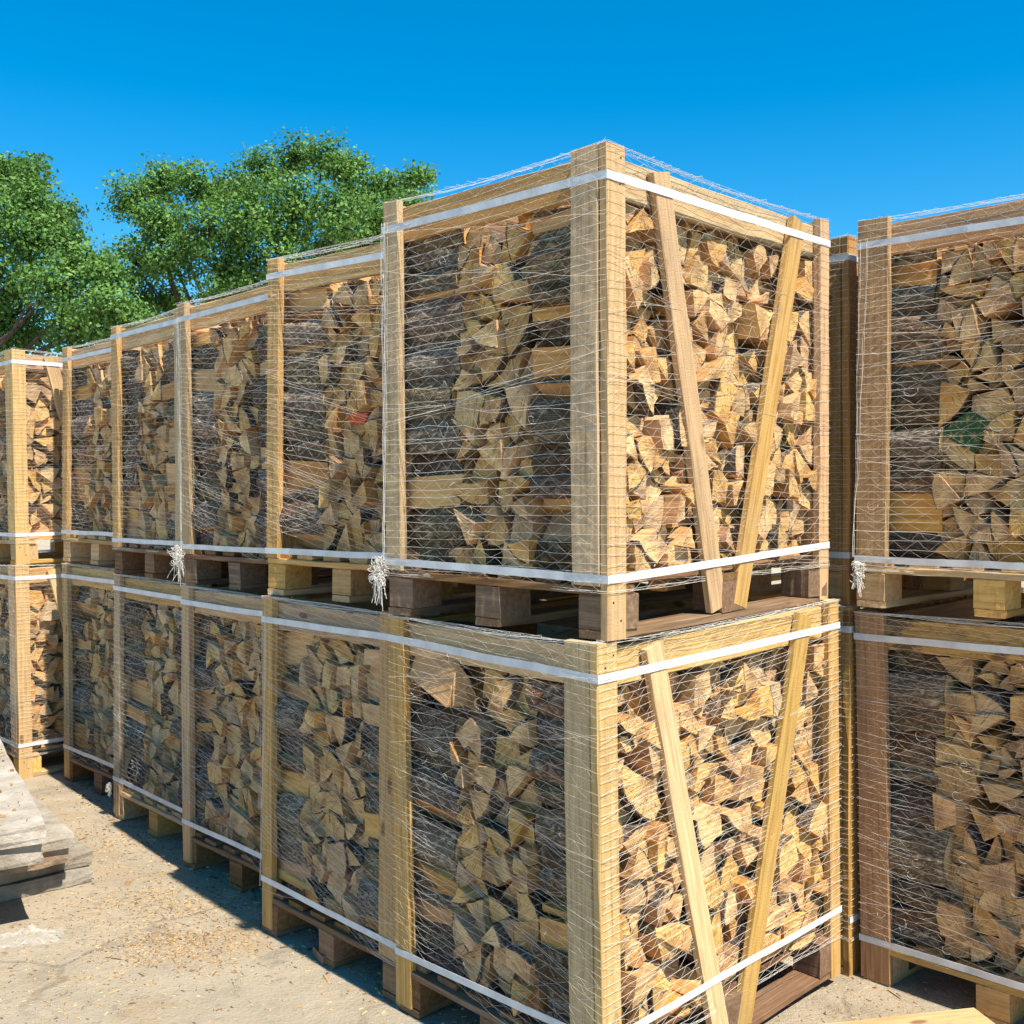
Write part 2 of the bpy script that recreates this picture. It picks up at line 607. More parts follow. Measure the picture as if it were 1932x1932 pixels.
def make_log(poly, L, r, hi, barkdir=None):
    """a split log as a prism over poly (local x,y) and 0..L in z.
    returns verts, faces, material per face, lp per vert. barkdir: an edge facing this way is likely bark"""
    A, cx, cy = area_c(poly)
    # drop nearly coincident corners
    pts = []
    for p in poly:
        if not pts or math.hypot(p[0] - pts[-1][0], p[1] - pts[-1][1]) > 0.010:
            pts.append(p)
    if len(pts) > 3 and math.hypot(pts[0][0] - pts[-1][0], pts[0][1] - pts[-1][1]) < 0.014:
        pts.pop()
    # drop one corner at times: more wedges
    while len(pts) > 3 and r.random() < (0.98 if len(pts) > 5 else 0.92 if len(pts) > 4 else 0.48):
        k = min(range(len(pts)), key=lambda i: abs(area_c([pts[i - 1], pts[i], pts[(i + 1) % len(pts)]])[0]))
        pts.pop(k)
    if len(pts) < 3:
        return None
    rot = r.gauss(0, 0.08)
    sc = r.uniform(0.97, 1.08)
    ca, sa = math.cos(rot) * sc, math.sin(rot) * sc
    pts = [(cx + (x - cx) * ca - (y - cy) * sa, cy + (x - cx) * sa + (y - cy) * ca) for x, y in pts]
    n = len(pts)
    el = [math.hypot(pts[(i + 1) % n][0] - pts[i][0], pts[(i + 1) % n][1] - pts[i][1]) for i in range(n)]
    nrm = [((pts[(i + 1) % n][1] - pts[i][1]) / el[i], -(pts[(i + 1) % n][0] - pts[i][0]) / el[i]) for i in range(n)]
    bark = set()
    kfront = None
    if barkdir is not None and r.random() < 0.60:
        k = max(range(n), key=lambda i: nrm[i][0] * barkdir[0] + nrm[i][1] * barkdir[1])
        bark.add(k)
        kfront = k
        if r.random() < 0.4:
            bark.add((k + r.choice((-1, 1))) % n)
    elif r.random() < 0.8:
        k = max(range(n), key=lambda i: el[i] * r.uniform(0.5, 1))
        bark.add(k)
        if n > 4 and r.random() < 0.5:
            bark.add((k + 1) % n)
    # the pith sits at the corner opposite the bark
    if bark:
        b = next(iter(bark))
        mx, my = (pts[b][0] + pts[(b + 1) % n][0]) / 2, (pts[b][1] + pts[(b + 1) % n][1]) / 2
        pith = max(pts, key=lambda p: math.hypot(p[0] - mx, p[1] - my))
    else:
        pith = (cx + r.uniform(-.03, .03), cy + r.uniform(-.03, .03))
    sub = 4 if hi else 2
    ring, emat = [], []
    for i in range(n):
        p, q = pts[i], pts[(i + 1) % n]
        isb = i in bark
        for j in range(sub):
            t = j / sub
            x, y = p[0] + (q[0] - p[0]) * t, p[1] + (q[1] - p[1]) * t
            bl = math.sin(math.pi * t) * el[i] * ((0.22 if i == kfront else 0.095) if isb else r.uniform(-0.015, 0.02))
            if not isb and j:
                bl += r.uniform(-1, 1) * 0.0015
            rd = 0.004 if j == 0 else 0
            ring.append((x + nrm[i][0] * bl - (x - cx) * rd * 10 * 0, y + nrm[i][1] * bl))
            emat.append(0 if isb else 1)
    m = len(ring)
    nr = 7 if hi else 4
    V, F, FM, LP = [], [], [], []
    tx, ty = r.uniform(-0.02, 0.02), r.uniform(-0.02, 0.02)
    tap = r.uniform(-0.06, 0.06)
    off = r.uniform(0, 50)
    isbv = [emat[k] == 0 or emat[k - 1] == 0 for k in range(m)]
    for s in range(nr):
        t = s / (nr - 1)
        z = L * t
        k = 1 + tap * (t - 0.5)
        for q, (x, y) in enumerate(ring):
            nz = mnoise.noise(Vector((x * 30 + off, y * 30, z * 14)))
            amp = (0.0065 if isbv[q] else 0.0022) * nz
            rx, ry = x - cx, y - cy
            d = math.hypot(rx, ry) + 1e-6
            X = cx + rx * k + rx / d * amp + tx * (t - 0.5)
            Y = cy + ry * k + ry / d * amp + ty * (t - 0.5)
            zz = z
            if s in (0, nr - 1):
                zz += r.uniform(-1, 1) * 0.0016 + (rx * tx + ry * ty) * 5
            V.append((X, Y, zz))
            LP.append((x - pith[0], y - pith[1], z + off))
    for s in range(nr - 1):
        for q in range(m):
            q2 = (q + 1) % m
            F.append((s * m + q, s * m + q2, (s + 1) * m + q2, (s + 1) * m + q))
            FM.append(emat[q])
    for end in (0, 1):
        base = 0 if end == 0 else (nr - 1) * m
        z0 = 0 if end == 0 else L
        i0 = len(V)
        for q, (x, y) in enumerate(ring):
            rx, ry = (x - cx) * 0.89, (y - cy) * 0.89
            V.append((cx + rx + tx * (end - 0.5), cy + ry + ty * (end - 0.5), z0 + r.uniform(-1, 1) * 0.0018 + (rx * tx + ry * ty) * 5))
            LP.append((cx + rx - pith[0], cy + ry - pith[1], z0 + off))
        c = len(V)
        V.append((cx + tx * (end - 0.5), cy + ty * (end - 0.5), z0))
        LP.append((cx - pith[0], cy - pith[1], z0 + off))
        for q in range(m):
            q2 = (q + 1) % m
            if end == 0:
                F.append((base + q2, base + q, i0 + q, i0 + q2))
                F.append((i0 + q2, i0 + q, c))
            else:
                F.append((base + q, base + q2, i0 + q2, i0 + q))
                F.append((i0 + q, i0 + q2, c))
            FM += [0 if emat[q] == 0 else 2, 2]
    nc = len(pts)
    return V, F, FM, LP, r.random(), (cx, cy), A, nc, bool(bark)


LOGS = []      # dict(V world, F, FM, LP, rnd, score, info)


def add_log(Mw, res, mapping, score, info):
    V, F, FM, LP, rnd, c, A, nc, bk = res
    W = np.array([Mw @ mapping(*v) for v in V])
    flip = info.pop('flip', False)
    if flip:
        F = [tuple(reversed(f)) for f in F]
    info.update(nc=nc, bark=bk, A=A)
    LOGS.append(dict(V=W, F=F, FM=FM, LP=LP, rnd=rnd, score=score, info=info))


# ------------------------------------------------------------------ crates
# x, y of the right front corner, yaw, height, lean along the front, lean along the depth
CR = {
    'U1': (0.2355, 2.6187, 46.57, 1.2145, -0.0074, -0.0166), 'L1': (0.2296, 2.6336, 43.48, 1.2019, -0.0064, -0.0313),
    'U2': (-0.2589, 3.3109, 48.58, 1.2014, -0.0042, 0.0055), 'L2': (-0.3186, 3.2363, 43.95, 1.2030, -0.0042, 0.0036),
    'U3': (-0.8301, 4.0303, 44.43, 1.2063, 0.0080, -0.0173), 'L3': (-0.8032, 3.9322, 44.89, 1.1865, -0.0036, -0.0036),
    'U4': (-1.3780, 4.6139, 42.67, 1.1992, 0.0016, -0.0038), 'L4': (-1.3686, 4.6090, 43.53, 1.1857, -0.0034, 0.0059),
    'U5': (-1.9230, 5.3767, 44.46, 1.1864, -0.0020, 0.0086), 'L5': (-1.8851, 5.3163, 44.81, 1.1996, 0.0018, -0.0046),
    'U6': (-2.7456, 5.9378, 44.50, 1.1941, 0.0054, -0.0134), 'L6': (-2.7241, 5.9101, 44.50, 1.1831, 0.0027, -0.0101),
    'UR': (1.6973, 2.8400, 45.60, 1.2264, -0.0045, -0.0034), 'LR': (1.7027, 2.8470, 42.73, 1.2024, 0.0149, -0.0159),
    'UB': (1.1026, 3.5015, 44.50, 1.2083, 0.0050, -0.0044), 'LB': (1.0990, 3.4676, 44.50, 1.2016, 0.0023, -0.0045),
}
W0, D0 = 0.8395, 1.138
TP = 0.026      # thickness of posts and rails


def dl(yaw): return Vector((-math.sin(R(yaw)), math.cos(R(yaw))))
def dr(yaw): return Vector((math.cos(R(yaw)), math.sin(R(yaw))))


GEO = {}
for k, (x, y, yaw, H, a, b) in CR.items():
    GEO[k] = dict(x=x, y=y, yaw=yaw, H=H, a=a, b=b, W=W0, D=D0)
for t in 'UL':
    for i in range(1, 5):
        A, B = GEO[t + str(i)], GEO[t + str(i + 1)]
        d = Vector((B['x'] - A['x'], B['y'] - A['y']))
        gap = d.dot(dl(A['yaw'])) - (A['W'] + 0.006)
        if gap < 0:
            s = -gap
            B['x'] += dl(B['yaw']).x * s
            B['y'] += dl(B['yaw']).y * s
            B['W'] -= s

DESC = {
    'U1': 'upper corner crate', 'L1': 'lower corner crate', 'U2': 'second upper crate from the corner', 'L2': 'second lower crate from the corner',
    'UR': 'upper right-hand crate', 'LR': 'lower right-hand crate',
    'U3': 'third upper crate', 'L3': 'third lower crate', 'U4': 'fourth upper crate', 'L4': 'fourth lower crate', 'U5': 'fifth upper crate', 'L5': 'fifth lower crate',
    'U6': 'upper far-left crate', 'L6': 'lower far-left crate', 'UB': 'upper hidden crate', 'LB': 'lower hidden crate'}
LABEL = {
    'U1': 'firewood crate with V braces on the sunlit side, upper tier, nearest the camera',
    'L1': 'firewood crate with V braces at the corner, lower tier, under the nearest upper crate',
    'U2': 'upper-tier firewood crate left of the corner crate, with an orange-painted log',
    'L2': 'lower-tier firewood crate directly left of the corner crate',
    'U3': 'third upper-tier firewood crate from the corner, wavy loose netting',
    'L3': 'third lower-tier firewood crate from the corner, under the wavy netted one',
    'U4': 'fourth upper-tier firewood crate from the corner, white net tassel at its right',
    'L4': 'fourth lower-tier firewood crate from the corner, small net knot at its foot',
    'U5': 'fifth upper-tier firewood crate, narrow in view beside the sunlit far crate',
    'L5': 'fifth lower-tier firewood crate, beside the far crate standing proud',
    'U6': 'upper firewood crate at the far left standing proud with a sunlit side',
    'L6': 'lower firewood crate at the far left, side half sunlit, behind the slabs',
    'UR': 'upper firewood crate at the right edge with knotty orange corner post',
    'LR': 'lower firewood crate at the right edge, dark stain on its top rail',
    'UB': 'upper crate mostly hidden in the gap behind the corner stack',
    'LB': 'lower crate mostly hidden in the gap behind the corner stack',
}
STRAP = {'U1': ((.080, .081, .073), (.152, .158, .183)), 'L1': ((.086, .067, .081), (.21, .18, .21)),
         'UR': ((.085, .08, .08), (.15, .155, .15)), 'LR': ((.08, .078, .08), (.15, .147, .15)),
         'U4': ((.06, .05, .06), (.17, .165, .17)), 'U2': ((.075, .06, .07), (.165, .158, .16)), 'L2': ((.075, .082, .08), (.18, .19, .18))}
# net: slope of the rows on the front (rise towards the left end) at top and bottom, on the side, and gathered bands
NET = {
    'U1': dict(st=-.05, sb=0.0, sr=-.04, bands=[('f', .70, .55, .09, .35), ('f', .52, .50, .07, .3), ('f', 1.0, .86, .05, .5), ('s', .92, .55, .09, .3), ('s', .66, .42, .07, .3), ('s', .78, .74, .05, .5)]),
    'L1': dict(st=.05, sb=.16, sr=.03, bands=[('f', .60, .92, .07, .25), ('f', .30, .60, .07, .25), ('s', .60, .62, .06, .3), ('s', .30, .42, .05, .25)]),
    'U2': dict(st=.05, sb=.20, sr=0, bands=[('f', .50, .80, .07, .3), ('f', .22, .50, .10, .35), ('f', .95, 1.0, .05, .4)]),
    'L2': dict(st=.08, sb=.28, sr=0, bands=[('f', .55, .92, .07, .25), ('f', .26, .62, .07, .25)]),
    'U3': dict(st=.02, sb=.22, sr=0, bands=[('f', .45, .75, .08, .3), ('f', .20, .48, .10, .3)]),
    'L3': dict(st=.05, sb=.25, sr=0, bands=[('f', .60, .90, .07, .25), ('f', .30, .55, .07, .25)]),
    'U4': dict(st=.0, sb=.02, sr=0, bands=[('f', .9, .75, .07, .3), ('f', .6, .5, .06, .3)]),
    'L4': dict(st=.03, sb=.12, sr=0, bands=[('f', .5, .62, .06, .25), ('f', .75, .85, .05, .3)]),
    'U5': dict(st=.0, sb=.04, sr=0, bands=[('f', .62, .62, .06, .25), ('f', .85, .86, .04, .4)]),
    'L5': dict(st=.03, sb=.10, sr=0, bands=[('f', .5, .6, .06, .25)]),
    'U6': dict(st=.0, sb=.08, sr=0, bands=[('s', .55, .55, .06, .25), ('s', .85, .84, .05, .3)]),
    'L6': dict(st=.03, sb=.08, sr=0, bands=[('s', .45, .5, .06, .25), ('s', .8, .8, .08, .3), ('f', .6, .7, .1, .3)]),
    'UR': dict(st=-.02, sb=.0, sr=0, bands=[('f', .86, .74, .05, .3), ('f', .72, .71, .03, .4), ('f', .45, .46, .04, .4)]),
    'LR': dict(st=.05, sb=.10, sr=0, bands=[('f', .52, .72, .05, .25), ('f', .30, .48, .07, .35)]),
    'UB': dict(st=0, sb=0, sr=0, bands=[('s', .6, .6, .05, .3)]),
    'LB': dict(st=0, sb=0, sr=0, bands=[('s', .6, .6, .05, .3)]),
}
# u of the two seams between bark-side stacks and the end-grain stack
SEAM = {'U1': (.288, .572), 'L1': (.275, .585), 'U2': (.235, .560), 'L2': (.26, .60), 'U3': (.29, .60), 'L3': (.25, .66), 'U4': (.30, .58), 'L4': (.27, .57),
        'U5': (.28, .58), 'L5': (.26, .60), 'U6': (.28, .56), 'L6': (.28, .56), 'UR': (.26, .60), 'LR': (.26, .585), 'UB': (.28, .56), 'LB': (.28, .56)}


def P(u, v, z):
    return Vector((v, u, z))


def band(points, hgt, th, name, parent):
    """a flat strap along a closed loop of points (local), standing upright"""
    V, F = [], []
    n = len(points)
    cx = sum(p[0] for p in points) / n
    cy = sum(p[1] for p in points) / n
    for p in points:
        o = Vector((p[0] - cx, p[1] - cy, 0)).normalized() * th
        for dz, k in ((-hgt / 2, 0), (-hgt / 2, 1), (hgt / 2, 1), (hgt / 2, 0)):
            V.append((p[0] + o.x * k, p[1] + o.y * k, p[2] + dz))
    for i in range(n):
        j = (i + 1) % n
        for k in range(4):
            k2 = (k + 1) % 4
            F.append((i * 4 + k, i * 4 + k2, j * 4 + k2, j * 4 + k))
    return link(name, mesh_np(name, V, F), M_STRAP, parent)


NAIL_ME = None


def nail_mesh():
    V, F = [], []
    for k in range(6):
        V.append((0.0032 * math.cos(k * math.pi / 3), 0.0032 * math.sin(k * math.pi / 3), 0))
    for k in range(6):
        V.append((0.0026 * math.cos(k * math.pi / 3), 0.0026 * math.sin(k * math.pi / 3), 0.0012))
    for k in range(6):
        F.append((k, (k + 1) % 6, 6 + (k + 1) % 6, 6 + k))
    F.append(tuple(range(6, 12)))
    me = mesh_np('nail', V, F)
    me.materials.append(M_NAIL)
    return me


NAIL_ME = nail_mesh()


def nail(post, lx, ly, lz, side):
    """side: +1/-1 = which local Z face of the plank"""
    o = bpy.data.objects.new('nail', NAIL_ME)
    COL.objects.link(o)
    o.parent = post
    o.location = (lx, ly, lz)
    if side < 0:
        o.rotation_euler = (math.pi, 0, 0)
    return o


def sm(t):
    t = min(1, max(0, t))
    return t * t * (3 - 2 * t)


def net_mesh(key, W, D, H, do_side, do_front, W_from=0.0):
    cfg = NET[key]
    r = random.Random('net' + key)
    seed = r.uniform(0, 100)
    dz = 0.0235
    zs = []
    z = 0.06
    while z < H + 0.02:
        zs.append(z)
        z += dz * r.uniform(0.75, 1.25)
    zlo, zhi = 0.125, H - 0.006

    def zrow(zc, s, face, k):
        L = W if face == 'f' else D
        t = s / L
        if face == 'f':
            zz = zc + (cfg['st'] * (zc / H) + cfg['sb'] * (1 - zc / H)) * t
        else:
            zz = zc + cfg['sr'] * t
        zz += 0.006 * mnoise.noise(Vector((s * 5 + seed, zc * 3, 1.0 if face == 'f' else 9.0))) * min(1, s * 6)
        zz += 0.0035 * mnoise.noise(Vector((s * 22 + seed, zc * 40, 3.0)))
        for (fc, c0, c1, rad, st) in cfg['bands']:
            if fc != face:
                continue
            c = (c0 + (c1 - c0) * t) * H / 1.2
            d = zz - c
            if abs(d) < rad:
                w = sm(1 - abs(d) / rad)
                w *= min(1, 0.35 + 3 * t)
                zz = c + d * (1 - (1 - st) * w)
        if zz < zlo:
            zz = zlo - 0.018 + 0.02 * math.exp((zz - zlo) * 8) + 0.006 * mnoise.noise(Vector((s * 9, k * 3.1, seed)))
        if zz > zhi:
            zz = zhi + 0.010 * (1 - math.exp((zhi - zz) * 20))
        return zz

    def off(s, zz, face):
        L = W if face == 'f' else D
        e = min(s, L - s)
        sag = sm((e - 0.10) / 0.12)
        return 0.0045 - sag * (0.012 + 0.012 * mnoise.noise(Vector((s * 6, zz * 6, seed + 20)))) + 0.002 * mnoise.noise(Vector((s * 30, zz * 30, seed)))

    def pos(s, zz, face):
        o = off(s, zz, face)
        return (-o, s, zz) if face == 'f' else (s, -o, zz)

    polys, zig = [], []
    faces = (['f'] if do_front else []) + (['s'] if do_side else [])
    for face in faces:
        L = W if face == 'f' else D
        s0 = W_from if face == 'f' else 0.0
        ns = max(4, int((L - s0) / 0.045))
        ss = [s0 + (L - s0) * i / ns for i in range(ns + 1)]
        rows = [[pos(s, zrow(zc, s, face, k), face) for s in ss] for k, zc in enumerate(zs)]
        polys += [np.array(p) for p in rows]
        for k in range(len(zs) - 1):
            s = s0 + r.uniform(0, 0.04)
            up = r.random() < 0.5
            pts = []
            while s < L:
                kk = k + 1 if up else k
                pts.append(pos(s, zrow(zs[kk], s, face, kk), face))
                s += r.uniform(0.022, 0.055)
                up = not up
            # split into runs so the zigzag stays sharp
            if len(pts) > 2:
                a = np.array(pts)
                mid = (a[:-1] + a[1:]) / 2 + rng.normal(0, 0.0013, (len(a) - 1, 3))
                full = np.empty((2 * len(a) - 1, 3))
                full[0::2] = a
                full[1::2] = mid
                zig.append(full)
        # a second, sparser layer lying askew
        for q in range(5 if face == 'f' else 6):
            za, zb = r.uniform(0.15, H), 0
            zb = za + r.uniform(-0.16, 0.16)
            pts = []
            for s in ss:
                t = s / L
                zz = za + (zb - za) * t + 0.02 * mnoise.noise(Vector((s * 4, q * 7.0, seed)))
                if zlo < zz < zhi:
                    p = pos(s, zz, face)
                    pts.append((p[0] - 0.002, p[1], p[2]) if face == 'f' else (p[0], p[1] - 0.002, p[2]))
            if len(pts) > 2:
                polys.append(np.array(pts))
        # gathered edge along the top
        for q in range(5):
            pts = []
            for s in ss:
                pts.append(((-0.003 + q * 0.007, s) if face == 'f' else (s, -0.003 + q * 0.007)) + (H + 0.002 - 0.014 * math.sin(math.pi * s / L) + 0.006 * mnoise.noise(Vector((s * 3, q * 3.3, seed))) + 0.003 * mnoise.noise(Vector((s * 25, q * 5.0, seed))),))
            polys.append(np.array(pts))
        pts = []
        s = s0
        q = 0
        while s < L:
            a = -0.003 + (q % 5) * 0.007
            pts.append(((a, s) if face == 'f' else (s, a)) + (H + 0.003 - 0.012 * math.sin(math.pi * s / L) + 0.005 * r.uniform(-1, 1),))
            s += 0.012
            q += r.choice((1, 2))
        polys.append(np.array(pts))
    # loose curls and snagged ends
    for q in range(26 if do_front else 0):
        face = r.choice(faces)
        L = W if face == 'f' else D
        s, zz = r.uniform(.05, L - .05), r.uniform(.18, H - .1)
        rad, a0, tw = r.uniform(.006, .018), r.uniform(0, 6.3), r.uniform(2, 5)
        pts = []
        for j in range(9):
            a = a0 + tw * j / 8
            p = pos(s + rad * math.cos(a) + .012 * j / 8, zz + rad * math.sin(a), face)
            d = .002 + .012 * math.sin(j / 8 * math.pi) * r.uniform(.6, 1)
            pts.append((p[0] - d, p[1], p[2]) if face == 'f' else (p[0], p[1] - d, p[2]))
        polys.append(np.array(pts))
    # net drawn together into a cord down the left post
    if key in ('U1', 'U3', 'L2', 'UR'):
        for q in range(9 if key in ('U1', 'U3') else 4):
            u0 = W - r.uniform(-.004, .035)
            pts = []
            for j in range(34):
                t = j / 33
                zz = H - .06 - (H - .22) * t
                uu = u0 + (W + .004 - u0) * t ** 1.5 + .008 * mnoise.noise(Vector((zz * 7, q * 4.0, seed)))
                pts.append((-.006 - .004 * mnoise.noise(Vector((zz * 9, q * 2.0, seed + 5))), uu, zz))
            polys.append(np.array(pts))
    V, F = tubes(polys, 0.00045)
    V2, F2 = tubes(zig, 0.00026)
    return mesh_arrays('net', np.concatenate([V, V2]), np.concatenate([F, F2 + len(V)]))


def tassel_mesh(r, size=1.0, n=26):
    """knotted bunch of net: a lumpy knot with loose strands hanging from it (origin at the knot)"""
    polys = []
    for k in range(110):      # the knot: many short loops
        c = Vector((r.gauss(0, .011), r.gauss(0, .011), r.uniform(-.075, 0.012)))
        rad = r.uniform(.006, .016)
        ax = Vector((r.gauss(0, 1), r.gauss(0, 1), r.gauss(0, .6))).normalized()
        b1 = ax.orthogonal().normalized()
        b2 = ax.cross(b1)
        a0 = r.uniform(0, 6)
        polys.append(np.array([tuple((c + (b1 * math.cos(a0 + j * .7) + b2 * math.sin(a0 + j * .7)) * rad + ax * 0.003 * j) * size) for j in range(8)]))
    for k in range(n):       # hanging strands
        p = Vector((r.gauss(0, .01), r.gauss(0, .01), r.uniform(-.08, -.03)))
        d = Vector((r.gauss(0, .15), r.gauss(0, .15), -1))
        L = r.uniform(.03, .11)
        pts = []
        for j in range(9):
            pts.append(tuple(p * size))
            d += Vector((r.gauss(0, .28), r.gauss(0, .28), r.gauss(0, .2)))
            d.z -= .35
            p = p + d.normalized() * L / 8
        polys.append(np.array(pts))
    V, F = tubes(polys, 0.0009)
    return mesh_arrays('net_knot', V, F)


def build_crate(key):
    g = GEO[key]
    W, D, H = g['W'], g['D'], g['H']
    zb = 0.0 if key[0] == 'L' else GEO['L' + key[1]]['H'] + 0.004
    e = bpy.data.objects.new('firewood_crate', None)
    e.empty_display_size = 0.2
    COL.objects.link(e)
    e.location = (g['x'], g['y'], zb)
    e.rotation_euler = (-g['a'], g['b'], R(g['yaw']))
    tag(e, LABEL[key], 'crate', 'stacked firewood crates')
    r = random.Random('crate' + key)
    old = key in ('U1', 'L3', 'U4')
    mp = M_PINE_WARM if key in ('UR', 'LR', 'UB', 'LB') else M_PINE
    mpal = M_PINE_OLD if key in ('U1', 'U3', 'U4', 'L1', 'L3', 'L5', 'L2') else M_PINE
    near = key in ('U1', 'L1', 'UR', 'LR', 'U2', 'L2')
    full = key in ('U1', 'L1')
    side_vis = key in ('U1', 'L1', 'U6', 'L6', 'UB', 'LB')
    ph = 0.150
    # pallet: skids along the depth, blocks, cross boards, deck
    pal = bpy.data.objects.new('pallet', None)
    pal.empty_display_size = 0.1
    COL.objects.link(pal)
    pal.parent = e
    us = (0.052, W / 2, W - 0.052)
    vs = (0.066, D / 2, D - 0.066)
    for u in us:
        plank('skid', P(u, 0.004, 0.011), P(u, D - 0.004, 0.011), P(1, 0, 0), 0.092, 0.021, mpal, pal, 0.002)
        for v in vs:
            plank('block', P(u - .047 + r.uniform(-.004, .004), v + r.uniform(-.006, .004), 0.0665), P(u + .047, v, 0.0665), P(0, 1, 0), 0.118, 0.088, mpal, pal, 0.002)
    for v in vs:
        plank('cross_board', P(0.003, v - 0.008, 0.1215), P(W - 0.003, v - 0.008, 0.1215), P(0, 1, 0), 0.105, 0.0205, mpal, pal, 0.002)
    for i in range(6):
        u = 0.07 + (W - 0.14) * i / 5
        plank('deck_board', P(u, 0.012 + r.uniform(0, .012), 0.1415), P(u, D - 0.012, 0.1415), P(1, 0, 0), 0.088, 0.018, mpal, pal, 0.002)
    # corner posts, each an upright of two boards
    wa = 0.088
    post_boards = []
    zf = 0.133

    def post(p0, p1, wd, w):
        o = plank('post', p0, p1, wd, w, TP, mp, e)
        post_boards.append(o)
        return o
    a1 = post(P(TP + 0.001 + wa / 2, TP / 2, zf), P(TP + 0.001 + wa / 2, TP / 2, H), P(1, 0, 0), wa)              # right front, front face
    b1 = post(P(TP / 2, 0.037, 0.0), P(TP / 2, 0.037, H - 0.001), P(0, 1, 0), 0.074)                                # right front, side face
    wl = 0.100 if key in ('UR', 'LR') else 0.066
    a2 = post(P(W - wl / 2, TP / 2, zf if key[0] == 'U' else 0.02), P(W - wl / 2, TP / 2, H), P(1, 0, 0), wl)        # left front
    post(P(W - TP / 2, TP + 0.039, 0.15), P(W - TP / 2, TP + 0.039, H - 0.002), P(0, 1, 0), 0.074)
    post(P(TP / 2, D - 0.030, 0.0), P(TP / 2, D - 0.030, H), P(0, 1, 0), 0.058)                                      # right back
    post(P(TP + 0.001 + 0.04, D - TP / 2, 0.15), P(TP + 0.001 + 0.04, D - TP / 2, H), P(1, 0, 0), 0.078)
    post(P(W - 0.04, D - TP / 2, 0.15), P(W - 0.04, D - TP / 2, H), P(1, 0, 0), 0.078)
    # rails
    rh, rt = 0.098, 0.022
    zt = H - 0.018 - rh / 2
    plank('top_rail', P(TP + 0.002, TP + rt / 2 + 0.001, zt), P(W - TP - 0.002, TP + rt / 2 + 0.001, zt), P(0, 0, 1), rh, rt, M_PINE_STAIN if key == 'LR' else mp, e)
    plank('top_rail', P(TP + rt / 2 + 0.001, TP + rt + 0.004, zt - 0.002), P(TP + rt / 2 + 0.001, D - TP - 0.001, zt - 0.002), P(0, 0, 1), rh, rt, mp, e)
    plank('top_rail', P(W - TP - rt / 2 - 0.001, TP + rt + 0.004, zt), P(W - TP - rt / 2 - 0.001, D - TP - 0.001, zt), P(0, 0, 1), rh, rt, mp, e)
    plank('top_rail', P(0.08, D - TP - rt / 2 - 0.001, zt), P(W - 0.08, D - TP - rt / 2 - 0.001, zt), P(0, 0, 1), rh, rt, mp, e)
    # V braces on the side
    if side_vis:
        j = r.uniform(-.012, .012)
        for (v0, v1) in ((0.219 + j, 0.498), (0.947, 0.600 + j)):
            b = plank('brace', P(TP / 2 - 0.001, v0, H - 0.03), P(TP / 2 - 0.001, v1, 0.034), P(0, 1, 0), 0.072, TP - 0.003, mp, e)
            post_boards.append(b)
    # nails
    if near or key in ('U6', 'L6'):
        for o in post_boards[:4] + post_boards[7:]:
            L = max(v.co.x for v in o.data.vertices)
            for (x, y) in ((L - .03, .018), (L - .065, -.014), (L - .09, .012), (.05, .012), (.09, -.015)):
                m = o.matrix_local
                zdir = (m.to_3x3() @ Vector((0, 0, 1)))
                sd = 1 if (zdir.x < -0.5 or zdir.y < -0.5) else -1
                nail(o, x + r.uniform(-.006, .006), y + r.uniform(-.005, .005), sd * ((TP if 'brace' not in o.name else TP - .003) / 2 - 0.0002), sd)
    # straps
    tt, tb = STRAP.get(key, ((.07, .068, .07), (.165, .165, .17) if key[0] == 'U' else (.185, .19, .19)))
    o_ = 0.0016
    for nm, (zc, zl, zr), hh in (('T', tuple(H - q for q in tt), 0.0215), ('B', tb, 0.021)):
        pts = []
        crn = [(-o_, -o_, zc), (-o_, W + o_, zl), (D + o_, W + o_, (zl + zr) / 2), (D + o_, -o_, zr)]
        sd = r.uniform(0, 50)
        for i in range(4):
            p, q = crn[i], crn[(i + 1) % 4]
            for j in range(12):
                t = j / 12
                wz = 0.004 * mnoise.noise(Vector((i * 5 + t * 3, sd, 0))) * math.sin(math.pi * t)
                wo_ = 0.003 * mnoise.noise(Vector((i * 5 + t * 6, sd, 7))) * math.sin(math.pi * t)
                x, y = p[0] + (q[0] - p[0]) * t, p[1] + (q[1] - p[1]) * t
                if i in (0, 2): x += wo_ * (-1 if i == 0 else 1)
                else: y += wo_ * (1 if i == 1 else -1)
                pts.append((x, y, p[2] + (q[2] - p[2]) * t + wz))
        band(pts, hh, 0.0012, 'strap', e)
    # net
    nt = link('netting', net_mesh(key, W, D, H, side_vis, True, 0.0), M_NET, e)
    nt['kind'] = 'stuff'
    # world matrix for the logs
    Mw = Matrix.Translation(e.location) @ e.rotation_euler.to_matrix().to_4x4()
    camx = (Mw.translation - Vector((0, 0, 0))).length
    s0, s1 = SEAM[key]
    zt0 = ph + 0.004
    ztop = H - 0.05
    z2 = {'U1': 1, 'L1': 1}.get(key, 1)
    hi = near
    desc = DESC.get(key, '')
    # middle stack, ends to the front
    layers = [(0.036, 0.27), (0.35, 0.27), (0.64, 0.27)]
